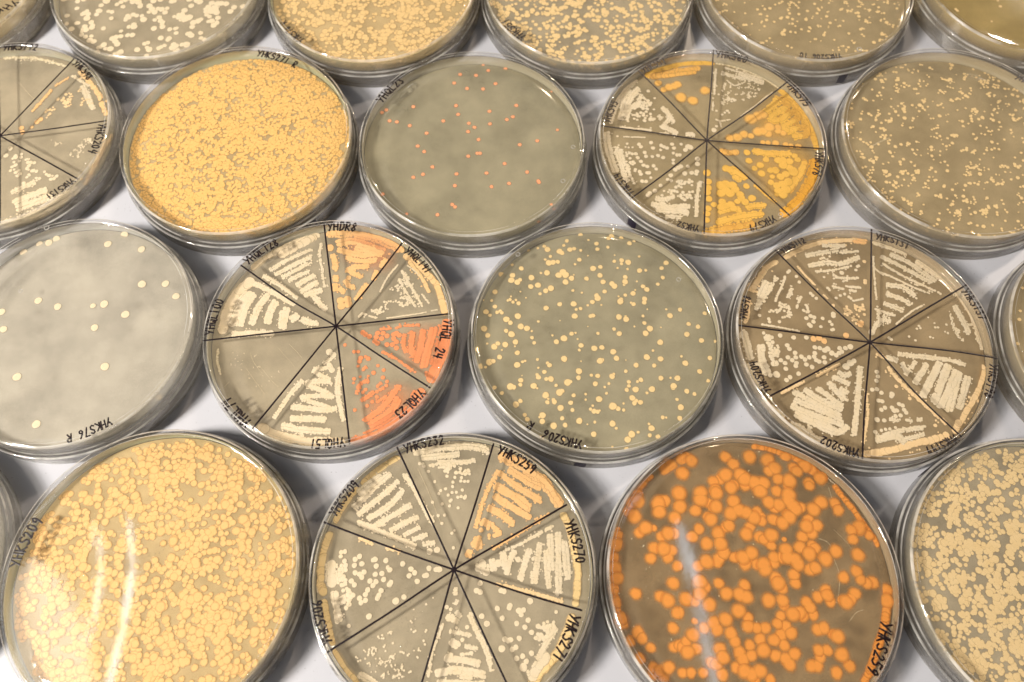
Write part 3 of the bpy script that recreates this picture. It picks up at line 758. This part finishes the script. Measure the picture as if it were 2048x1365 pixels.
def domes(name, D, mat, parent, seg=12, wob=.05):
    V, q, t, E = dome_arrays(D, seg, wob)
    return link(name, mesh_np(name, V, q, t, (mat,), True, E), parent)
def domes_multi(name, groups, parent, seg=12, wob=.05):
    """one mesh, several materials: groups = {colour code: rows}"""
    Vs, Q, T, Es, mq, mt, off = [], [], [], [], [], [], 0
    mats = []
    for c, D in groups.items():
        V, q, t, E = dome_arrays(D, seg, wob); Vs.append(V); Q.append(q+off); T.append(t+off); Es.append(E); off += len(V)
        mq += [len(mats)]*len(q); mt += [len(mats)]*len(t); mats.append(M_G[c])
    return link(name, mesh_np(name, np.concatenate(Vs), np.concatenate(Q), np.concatenate(T), mats, True, np.concatenate(Es), mq+mt), parent)
def back(px, py, z):
    """where the sight line through photo pixel (px, py) meets the level z"""
    d = FWD + RGT*(px-1024)/FPX - UPV*(py-682.5)/FPX
    return (d*((z-CAMZ)/d[2]))[:2]
def px_scale(px, py, z):
    return np.linalg.norm(back(px+1, py, z)-back(px, py, z))

# ---------------------------------------------------------------- the setting: the tabletop
def build_table():
    m, n, L = new_mat('white_laminate'); out = n.new('ShaderNodeOutputMaterial'); p = n.new('ShaderNodeBsdfPrincipled')
    t = n.new('ShaderNodeTexCoord'); nz = n.new('ShaderNodeTexNoise'); nz.inputs['Scale'].default_value = .35; nz.inputs['Detail'].default_value = 6
    L.new(t.outputs['Object'], nz.inputs['Vector']); c = n.new('ShaderNodeMix'); c.data_type = 'RGBA'
    c.inputs['A'].default_value = (.47, .475, .52, 1); c.inputs['B'].default_value = (.53, .535, .58, 1); L.new(nz.outputs[0], c.inputs['Factor'])
    sp_ = n.new('ShaderNodeTexNoise'); sp_.inputs['Scale'].default_value = 14; L.new(t.outputs['Object'], sp_.inputs['Vector'])
    r = n.new('ShaderNodeValToRGB'); r.color_ramp.elements[0].position = .27; r.color_ramp.elements[0].color = (.35, .33, .33, 1); r.color_ramp.elements[1].position = .31; r.color_ramp.elements[1].color = (1, 1, 1, 1)
    L.new(sp_.outputs[0], r.inputs[0]); mm = n.new('ShaderNodeMix'); mm.data_type = 'RGBA'; mm.blend_type = 'MULTIPLY'; mm.inputs['Factor'].default_value = .6
    L.new(c.outputs['Result'], mm.inputs['A']); L.new(r.outputs[0], mm.inputs['B']); L.new(mm.outputs['Result'], p.inputs['Base Color'])
    p.inputs['Roughness'].default_value = .3; L.new(p.outputs[0], out.inputs['Surface'])
    bv = [(-75, -35), (75, -35), (75, 75), (-75, 75)]
    V = [(x, y, z) for z in (0, -2.5) for x, y in bv]
    o = link('tabletop', mesh_np('tabletop', V, [(0, 1, 2, 3), (7, 6, 5, 4), (4, 5, 1, 0), (5, 6, 2, 1), (6, 7, 3, 2), (7, 4, 0, 3)], None, (m,), False))
    o['kind'] = 'structure'; o['label'] = 'smooth white laminate tabletop under the rows of petri dishes'; o['category'] = 'table'
build_table()

# ---------------------------------------------------------------- handwriting
GLYPH = {'Y':[[(0,1),(.32,.5)],[(.68,1),(.2,0)]], 'H':[[(.05,1),(.05,0)],[(.6,1),(.6,0)],[(.05,.5),(.6,.52)]], 'K':[[(.05,1),(.05,0)],[(.6,.95),(.08,.48),(.62,0)]],
 'S':[[(.58,.9),(.35,1),(.1,.88),(.12,.66),(.34,.54),(.56,.4),(.55,.14),(.3,0),(.04,.1)]], 'Q':[[(.32,1),(.1,.85),(.03,.5),(.12,.12),(.34,0),(.56,.14),(.64,.5),(.55,.88),(.32,1)],[(.38,.3),(.68,-.08)]],
 'L':[[(.1,1),(.08,.02),(.58,0)]], 'D':[[(.06,1),(.06,0),(.38,.06),(.6,.34),(.58,.68),(.36,.95),(.02,1)]], 'R':[[(.06,0),(.06,1),(.42,.98),(.58,.78),(.44,.56),(.08,.5),(.62,0)]],
 '0':[[(.32,1),(.1,.82),(.06,.4),(.2,.04),(.42,.04),(.58,.36),(.54,.82),(.32,1)]], '1':[[(.3,1),(.3,0)]], '2':[[(.08,.8),(.25,1),(.5,.92),(.52,.66),(.08,.02),(.6,.04)]],
 '3':[[(.08,.95),(.5,.98),(.28,.58),(.52,.42),(.5,.1),(.25,0),(.04,.1)]], '4':[[(.12,1),(.08,.5),(.6,.5)],[(.5,.98),(.48,0)]], '5':[[(.58,1),(.14,1),(.1,.58),(.45,.58),(.58,.3),(.42,.02),(.06,.04)]],
 '6':[[(.5,1),(.18,.6),(.08,.25),(.28,0),(.52,.1),(.54,.36),(.3,.46),(.1,.3)]], '7':[[(.06,1),(.6,1),(.24,0)]], '8':[[(.32,.52),(.1,.74),(.3,1),(.54,.78),(.32,.52),(.06,.24),(.3,0),(.58,.22),(.32,.52)]],
 '9':[[(.54,.8),(.32,1),(.1,.8),(.16,.56),(.4,.54),(.54,.78),(.5,.4),(.42,0)]]}
def stroke_rows(pts, w, z, h):
    """closely spaced small domes along a path: a pen stroke of width w"""
    out = []
    for p, q in zip(pts, pts[1:]):
        p, q = np.array(p), np.array(q); d = np.linalg.norm(q-p); n = max(2, int(d/(w*.22)))
        for s in np.linspace(0, 1, n): out.append((*(p+(q-p)*s), z, w/2*(1+.10*math.sin(17*s+p[0]*9)), h))
    return out
def write(text, x0, y0, x1, y1, cx, cy_, parent):
    zz = TOP+.004
    a = back(x0, y0, zz)-(cx, cy_); b = back(x1, y1, zz)-(cx, cy_)
    ta, tb = math.atan2(a[1], a[0]), math.atan2(b[1], b[0])
    while tb > ta: tb -= 2*math.pi
    ra, rb = np.linalg.norm(a), np.linalg.norm(b); arc = (ta-tb)*(ra+rb)/2; pitch_ = arc/max(1, len(text)-.6); h = min(.31, max(.2, pitch_*1.5)); w = max(.052, h*.205)
    rows = []
    for i, ch in enumerate(text):
        if ch == ' ': continue
        s = (i+.1)/max(1, len(text)-.6); th = ta+(tb-ta)*s; r = ra+(rb-ra)*s + random.uniform(-.012, .012)
        hh = h*random.uniform(.92, 1.08); sl = random.uniform(-.06, .1)
        for st in GLYPH[ch]:
            P = []
            for gx, gy in st:
                u = (gx-.1)*pitch_*1.16 + sl*gy*hh + random.uniform(-.012, .012)*h; v = (gy-.5)*hh + random.uniform(-.03, .03)*h; t2 = th-u/r
                P.append((cx*0+(r+v)*math.cos(t2), (r+v)*math.sin(t2)))
            rows += stroke_rows(P, w, zz, .004)
    o = domes('handwriting', rows, M_INK, parent, 8, 0); o['label'] = 'handwritten code %s in dark marker' % ' '.join(text.split())
    return o

# ---------------------------------------------------------------- colonies and streaks
ZC = TOP-.50                                # level of the growth on the jelly
VAR = {}
def colony_mesh(c):
    L = VAR.setdefault(c, [])
    if len(L) < 5:
        V, q, t, E = dome_arrays([(0, 0, 0, 1, 1)], 20, .035); L.append(mesh_np('colony', V, q, t, (M_G[c],), True, E)); return L[-1]
    return random.choice(L)
def colony(x, y, r, c, parent):
    o = link('colony', colony_mesh(c), parent); o.location = (x, y, ZC-face_dip(max(0, CUR_RA-math.hypot(x, y)))); o.scale = (r, r, r*.05+.003); o.rotation_euler.z = random.uniform(0, 6.28)
    return o
CUR_RA = 4
def in_poly(x, y, P):
    c = False; n = len(P); j = n-1
    for i in range(n):
        if (P[i][1] > y) != (P[j][1] > y) and x < (P[j][0]-P[i][0])*(y-P[i][1])/(P[j][1]-P[i][1]) + P[i][0]: c = not c
        j = i
    return c
def smooth_path(P, step):
    P = np.array(P, float)
    if len(P) > 2:
        Q = []
        for i in range(len(P)-1):
            p0 = P[max(0, i-1)]; p1 = P[i]; p2 = P[i+1]; p3 = P[min(len(P)-1, i+2)]
            for s in np.linspace(0, 1, 8, endpoint=False):
                Q.append(.5*((2*p1)+(-p0+p2)*s+(2*p0-5*p1+4*p2-p3)*s*s+(-p0+3*p1-3*p2+p3)*s**3))
        P = np.array(Q+[P[-1]])
    d = np.concatenate([[0], np.cumsum(np.linalg.norm(np.diff(P, axis=0), axis=1))]); n = max(2, int(d[-1]/step)+1)
    t = np.linspace(0, d[-1], n); return np.stack([np.interp(t, d, P[:, 0]), np.interp(t, d, P[:, 1])], -1)
def face_dip(u):
    """how far the jelly's face bends away at distance u from the wall"""
    return .085*math.exp(-u/.16) + .040*math.exp(-u/.62)
def build_growth(key, root, cx, cy_, RA):
    global CUR_RA
    CUR_RA = RA; singles = []; zl = lambda x, y: ZC-face_dip(max(0, RA-math.hypot(x, y)))
    for ox, oy, k, sect, text in GROWTH.get(key, []):
        groups = {}
        def put(px, py, rpx, c, single=False):
            X, Y = px/k+ox, py/k+oy; p = back(X, Y, ZC)-(cx, cy_); r = rpx/k*px_scale(X, Y, ZC); d = np.linalg.norm(p)
            if d+r*.8 > RA: p = p*(RA-r*.8)/d
            if single: singles.append((r*1.22*(random.uniform(.84, 1.16) if c == 'O' else 1), p[0], p[1], c))
            elif c[-1] == 'f': groups.setdefault(c, []).append((p[0], p[1], zl(p[0], p[1])-.004+random.uniform(0, .002), r, .002))
            else: groups.setdefault(c, []).append((p[0], p[1], zl(p[0], p[1])+random.uniform(0, .004), r, .003+.03*r))
        for line in text.strip().split('\n'):
            hd, _, body = line.partition(':'); f = hd.split(); pts = [tuple(float(v) for v in w.split(',')) for w in body.split()]
            if f[0] == 'o':
                for p in pts: put(p[0], p[1], p[2] if len(p) > 2 else float(f[2]), f[1], f[1][-1] != 'f')
            elif f[0] == '#':
                xs = [p[0] for p in pts]; ys = [p[1] for p in pts]; n = 0; prev = None; r0 = float(f[2])
                for _ in range(4000):
                    if n >= int(f[3]): break
                    if prev and random.random() < .45: a = random.uniform(0, 6.28); x, y = prev[0]+1.6*r0*math.cos(a), prev[1]+1.6*r0*math.sin(a)
                    else: x, y = random.uniform(min(xs), max(xs)), random.uniform(min(ys), max(ys))
                    if in_poly(x, y, pts): put(x, y, r0*random.uniform(.7, 1.25), f[1]); prev = (x, y); n += 1
            else:
                w = float(f[1])
                if w < 5:      # hair-thin scratch
                    for x, y in smooth_path(pts, w*.5): put(x, y, w*.5*random.uniform(.4, 1.1), f[0])
                    continue
                wide = w > 34; Q = smooth_path(pts, w*(.16 if wide else .3)); n = len(Q); T = np.gradient(Q, axis=0); T /= np.linalg.norm(T, axis=1)[:, None]+1e-9
                wob = random.uniform(0, 6)
                if f[0] in ('W', 'P', 'R') and 27 < w < 63 and not line.endswith('!'):
                    for s in (-1, 1):
                        dr = 0
                        for i, (x, y) in enumerate(Q):
                            dr = dr*.85 + random.uniform(-.04, .04)*w; k_ = s*w*.19+dr
                            if n > 6 and random.random() < .03 + .35*max(0, i/n-.85)/.15: continue
                            px_, py_ = x-T[i, 1]*k_, y+T[i, 0]*k_; put(px_, py_, w*.32*random.uniform(.84, 1.12), f[0])
                            b_ = random.uniform(4.5, 8.5)
                            if random.random() < .5: put(px_-T[i, 1]*s*w*.24, py_+T[i, 0]*s*w*.24, b_, f[0])
                            if random.random() < .10: put(px_-T[i, 1]*s*w*random.uniform(.35, .6), py_+T[i, 0]*s*w*random.uniform(.35, .6), b_, f[0])
                    continue
                drift = 0; ragged = f[0] in ('W', 'P', 'R', 'T', 'Pl') and w < 62
                for i, (x, y) in enumerate(Q):
                    drift = drift*.8 + random.uniform(-.035, .035)*w; x += -T[i, 1]*drift; y += T[i, 0]*drift
                    if ragged and n > 6 and random.random() < .10 + .45*max(0, i/n-.8)/.2: continue
                    if ragged and w > 20 and random.random() < (.13 if wide else .22):    # satellites beside the streak
                        s = random.choice((-1, 1)); o_ = w*random.uniform(.55, .95); put(x-T[i, 1]*s*o_, y+T[i, 0]*s*o_, random.uniform(5.5, 10), f[0])
                    ww = w*(1+.07*math.sin(i*.35+wob)+.05*math.sin(i*.83+wob*2))
                    if wide and f[0] in ('W', 'R', 'P', 'G', 'Gs'):
                        put(x, y, ww*.44, f[0])                                     # body
                        for s in (-1, 1):                                           # beaded margin of single colonies
                            if random.random() < .8:
                                b = max(6, min(13, w*.2))*random.uniform(.75, 1.2); off = ww*.55-b*random.uniform(.55, 1.15)
                                put(x-T[i, 1]*s*off, y+T[i, 0]*s*off, b, f[0])
                    elif wide: put(x, y, ww*.5, f[0])
                    else:
                        put(x+random.uniform(-.1, .1)*w, y+random.uniform(-.1, .1)*w, w*.5*random.uniform(.72, 1.15), f[0])
                        if w > 17 and random.random() < .4: put(x-T[i, 1]*w*random.uniform(-.4, .4), y+T[i, 0]*w*random.uniform(-.4, .4), w*.34, f[0])
        if groups:
            o = domes_multi('streak', groups, root, 12, .05)
            o['label'] = {'faint':'faint scratched streak with hardly any growth', 'rim':'orange growth piled along the rim'}.get(sect, '%s streak of yeast across one wedge' % sect)
    if key in LAWN:
        c, rpx, cnt, clump, jit = LAWN[key]; sc = px_scale(*CENTRE_PX[key], ZC); pts = []
        for _ in range(cnt):
            if pts and random.random() < clump:
                q = random.choice(pts[-60:]); a = random.uniform(0, 6.28); d = rpx*sc*random.uniform(1.1, 1.9); x, y = q[0]+d*math.cos(a), q[1]+d*math.sin(a)
            else:
                a = random.uniform(0, 6.28); d = RA*math.sqrt(random.random()); x, y = d*math.cos(a), d*math.sin(a)
            r = rpx*sc*max(.35, random.gauss(1, jit)); d = math.hypot(x, y)
            if d+r > RA: continue
            pts.append((x, y, r))
        for x, y, r in pts: singles.append((r, x, y, c))
    # the hundred that show largest stand alone, the rest is one piece
    def shown(s):
        X = np.array([s[1]+cx, s[2]+cy_, ZC-CAMZ]); z = X@FWD; u, v = 1024+FPX*(X@RGT)/z, 682.5-FPX*(X@UPV)/z
        return s[0] if (-10 < u < 2058 and -10 < v < 1375) else s[0]*.01
    singles.sort(key=shown, reverse=True)
    for r, x, y, c in singles[:100]: colony(x, y, r, c, root)
    rest = {}
    for r, x, y, c in singles[100:]: rest.setdefault(c, []).append((x, y, zl(x, y)+random.uniform(0, .003), r, .003+.028*r))
    if rest:
        o = domes_multi('colonies', rest, root, 10, .05); o['kind'] = 'stuff'

# ---------------------------------------------------------------- one petri dish, lying upside down: base on top, lid below
def make_dish(key, cx, cy_, R, RL, agar, label):
    root = bpy.data.objects.new('petri_dish', None); COL.objects.link(root); root.location = (cx, cy_, 0); root.empty_display_size = .5
    root['label'] = label; root['category'] = 'petri dish'; root['group'] = 'petri dishes lying upside down in rows on the white table'
    T = TOP
    sag = .012
    prof = [(0, T-sag), (R*.45, T-sag*.85), (R*.8, T-sag*.3), (R-.20, T-.004), (R-.17, T+.022), (R-.05, T+.022), (R, T-.03), (R+.005, .80), (R+.03, .77), (R+.035, .125), (R-.06, .125), (R-.075, T-.16), (R-.12, T-.135), (R-.5, T-.135), (0, T-.135)]
    prof = [prof[0]]+fillet(prof[:], .028)[1:-1]+[prof[-1]]
    def plate(a, b):
        r, z = (a[0]+b[0])/2, (a[1]+b[1])/2
        if r < R-.175: return 1
        if z > T-.055: return 2 if r > R-.062 or r < R-.158 else 1
        if .755 < z < .815 and r > R-.02: return 2
        if z < .16 and r > R-.08: return 2
        return 3 if z > .79 else 0
    def lidface(a, b):
        r, z = (a[0]+b[0])/2, (a[1]+b[1])/2
        if z > .655 and r > RL-.12: return 2
        if z < .06 and r > RL-.13: return 2
        return 1 if r < RL-.13 else 0
    base_o = link('base', lathe('base', prof, (M_BASE, M_PLATE, M_LIP, M_UP), midx=plate), root)
    lp = [(0, .006), (RL-.22, .006), (RL-.17, .001), (RL-.10, .001), (RL-.01, .07), (RL, .13), (RL+.0, .60), (RL+.0, .685), (RL-.075, .685), (RL-.09, .62), (RL-.10, .13), (RL-.16, .095), (0, .095)]
    lp = [lp[0]]+fillet(lp[:], .035)[1:-1]+[lp[-1]]
    lid_o = link('lid', lathe('lid', lp, (M_LID, M_LIDPLATE, M_LIP), midx=lidface), root)
    Ra = R-.085; z = ZC-.012
    ap = [(0, T-.14), (Ra-.5, T-.14), (Ra-.02, T-.155), (Ra, T-.18)] + [(Ra-u, ZC-.012-face_dip(u)) for u in (0, .03, .08, .15, .25, .4, .6, .85, 1.2, 1.7, 2.2)] + [(0, z)]
    def am(a, b): return 1 if max(a[1], b[1]) < z+.01 and max(a[0], b[0]) < Ra-.001 else (2 if min(a[0], b[0]) > Ra-.03 else 0)
    agar_o = link('agar', lathe('agar', ap, (M_AC[agar], M_AF[agar], M_AS[agar]), midx=am), root)
    build_growth(key, agar_o, cx, cy_, Ra-.03)
    for pts in SPOKES.get(key, []):
        rows = []; P = [back(x, y, T+.003)-(cx, cy_) for x, y in pts]
        P = [p if np.linalg.norm(p) < R-.04 else p*(R-.04)/np.linalg.norm(p) for p in P]
        rows = stroke_rows([tuple(p) for p in smooth_path(P, .12)], .062, T+.002, .003)
        domes('divider_line', rows, M_INKL, base_o, 8, 0)
    for t in TEXT.get(key, []): write(*t, cx, cy_, base_o)
    if key in DROPS:
        rows = []
        for px, py, spread, n_ in DROPS[key]:
            for _ in range(n_):
                a = random.gauss(px, spread), random.gauss(py, spread); p = back(a[0], a[1], ZC-.02)-(cx, cy_); r = random.uniform(.006, .017)
                if np.linalg.norm(p) < Ra-.1: rows.append((p[0], p[1], ZC-.004, r, r*.9))
        o = domes('condensation', rows, M_DROP, agar_o, 8, 0); o['kind'] = 'stuff'
    for px, py, rpx in BUBBLES.get(key, []):
        p = back(px, py, TOP-.02)-(cx, cy_); r = rpx*px_scale(px, py, TOP); V = []; q = []; ns, nr = 20, 8
        for i in range(ns):
            for j in range(nr):
                A, B = 2*math.pi*i/ns, 2*math.pi*j/nr; V.append((p[0]+(r+r*.22*math.cos(B))*math.cos(A), p[1]+(r+r*.22*math.cos(B))*math.sin(A), TOP+.006+r*.22*math.sin(B)))
                q.append((i*nr+j, ((i+1) % ns)*nr+j, ((i+1) % ns)*nr+(j+1) % nr, i*nr+(j+1) % nr))
        link('moulded_ring', mesh_np('moulded_ring', V, q, None, (M_RINGP,), True), base_o)
    for x, y in TICKS.get(key, []):
        p = back(x, y, .45)-(cx, cy_); th = math.atan2(p[1], p[0]); hw = .19/RL; rr = RL+.004; V = []; q = []
        n = 6
        for i in range(n+1):
            t = th-hw+2*hw*i/n
            V += [(rr*math.cos(t), rr*math.sin(t), .17+.03*math.sin(i)), (rr*math.cos(t), rr*math.sin(t), .63-.03*math.sin(i*2))]
            if i < n: q.append((2*i, 2*i+2, 2*i+3, 2*i+1))
        o = link('ink_tick', mesh_np('ink_tick', V, q, None, (M_TICK,), False), lid_o); o['label'] = 'short purple black marker tick on the lid wall'
    return root

DROPS = {'I': [(1390,925,22,90),(1540,920,30,60),(1530,1105,26,50),(1450,1070,30,50),(1570,1195,25,40),(1420,1320,40,60),(1650,1330,30,40),(1500,1180,120,90)],
         'G': [(235,1105,30,220),(270,1180,40,260),(300,1120,50,200)], 'H': [(790,1190,35,200),(820,1230,40,120)]}
BUBBLES = {'B': [(1146,295,3.5),(1126,363,4.2)], 'E': [(1036,510,4),(1357,560,4)], 'C': [(1561,430,4)], 'K0': [(94,457,4.5),(42,583,3.5)], 'Q': [(1718,100,4.5)]}
#        key: centre x, y (cm), rim scale, jelly, label
DISH = {
'A': (-10.33, 19.18, 1.0053, 'amber', 'petri dish almost filled by a dense mustard yellow lawn of tiny colonies'),
'B': (-1.48, 18.96, .9829, 'green', 'grey green petri dish with sparse tiny coral dots'),
'C': (7.55, 18.99, .9935, 'tan', 'eight-wedge petri dish with golden yellow streaks on its right half'),
'D': (-6.16, 11.23, .9801, 'grey', 'eight-wedge petri dish with coral orange streaks and one nearly empty wedge'),
'E': (2.86, 11.07, .9865, 'green', 'grey green petri dish with scattered round butter coloured colonies, marked R'),
'F': (11.85, 10.78, 1.0017, 'warm', 'eight-wedge petri dish streaked only in cream and tan'),
'H': (-1.85, 3.27, .9917, 'grey', 'eight-wedge petri dish in the front row with one peach streaked wedge'),
'I': (6.95, 3.08, 1.0157, 'brown', 'petri dish with large bright orange colonies'),
'G': (-10.68, 3.28, 1.0237, 'amber', 'petri dish of yellow clustered colonies with a white light reflection on its left'),
'P': (3.15, 26.85, 1.0018, 'grey', 'back row petri dish of dense beige colonies behind the coral dotted and golden streaked dishes'),
'R2': (16.78, 18.92, 1.0098, 'tan', 'petri dish of fine scattered yellow colonies, right of the golden streaked dish'),
'L2': (-19.5, 19.45, 1.0, 'grey', 'wedge-divided petri dish cut by the left edge, left of the dense mustard lawn'),
'K0': (-15.05, 11.29, .988, 'pale', 'pale grey petri dish with about twenty round cream colonies'),
'M': (-14.75, 27.19, 1.0, 'grey', 'back row petri dish with loosely spread round cream colonies'),
'N': (-5.70, 27.01, 1.0059, 'amber', 'back row petri dish of crowded ochre yellow colonies'),
'Q': (12.29, 26.97, 1.0112, 'tan', 'back row tan petri dish with sparse pinpoint colonies, behind the golden streaked dish'),
'S': (21.45, 27.25, 1.0, 'olive', 'olive brown petri dish cut by the upper right corner'),
'O': (-24.0, 27.35, 1.0, 'tan', 'petri dish of which only a sliver shows in the upper left corner'),
'K1': (20.95, 10.5, .99, 'tan', 'petri dish cut by the right edge, right of the cream and tan streaked dish'),
'I2': (16.1, 3.0, 1.0, 'grey', 'petri dish of dense beige colonies right of the orange dotted dish'),
'K4': (-19.65, 3.4, 1.0, 'pale', 'pale petri dish of which only an edge shows left of the reflecting yellow dish'),
}
RIM = {k: 4.3*v[2] for k, v in DISH.items()}; LIDR = {k: RIM[k]+.155 for k in DISH}
POS = {k: np.array(v[:2], float) for k, v in DISH.items()}
for _ in range(60):                                    # neighbours touch, never cut into each other
    for a in DISH:
        for b in DISH:
            if a < b:
                d = POS[b]-POS[a]; g = np.linalg.norm(d); over = LIDR[a]+LIDR[b]+.015-g
                if over > 0: POS[a] -= d/g*over*.5; POS[b] += d/g*over*.5
CENTRE_PX = {}
for k in DISH:
    X = np.array([*POS[k], TOP-CAMZ]); zz = X@FWD; CENTRE_PX[k] = (1024+FPX*(X@RGT)/zz, 682.5-FPX*(X@UPV)/zz)
    if k in ('K0', 'B'): pass
for k, v in DISH.items():
    make_dish(k, float(POS[k][0]), float(POS[k][1]), RIM[k], LIDR[k], v[3], v[4])
    print(k, 'moved', np.round(POS[k]-np.array(v[:2]), 3))
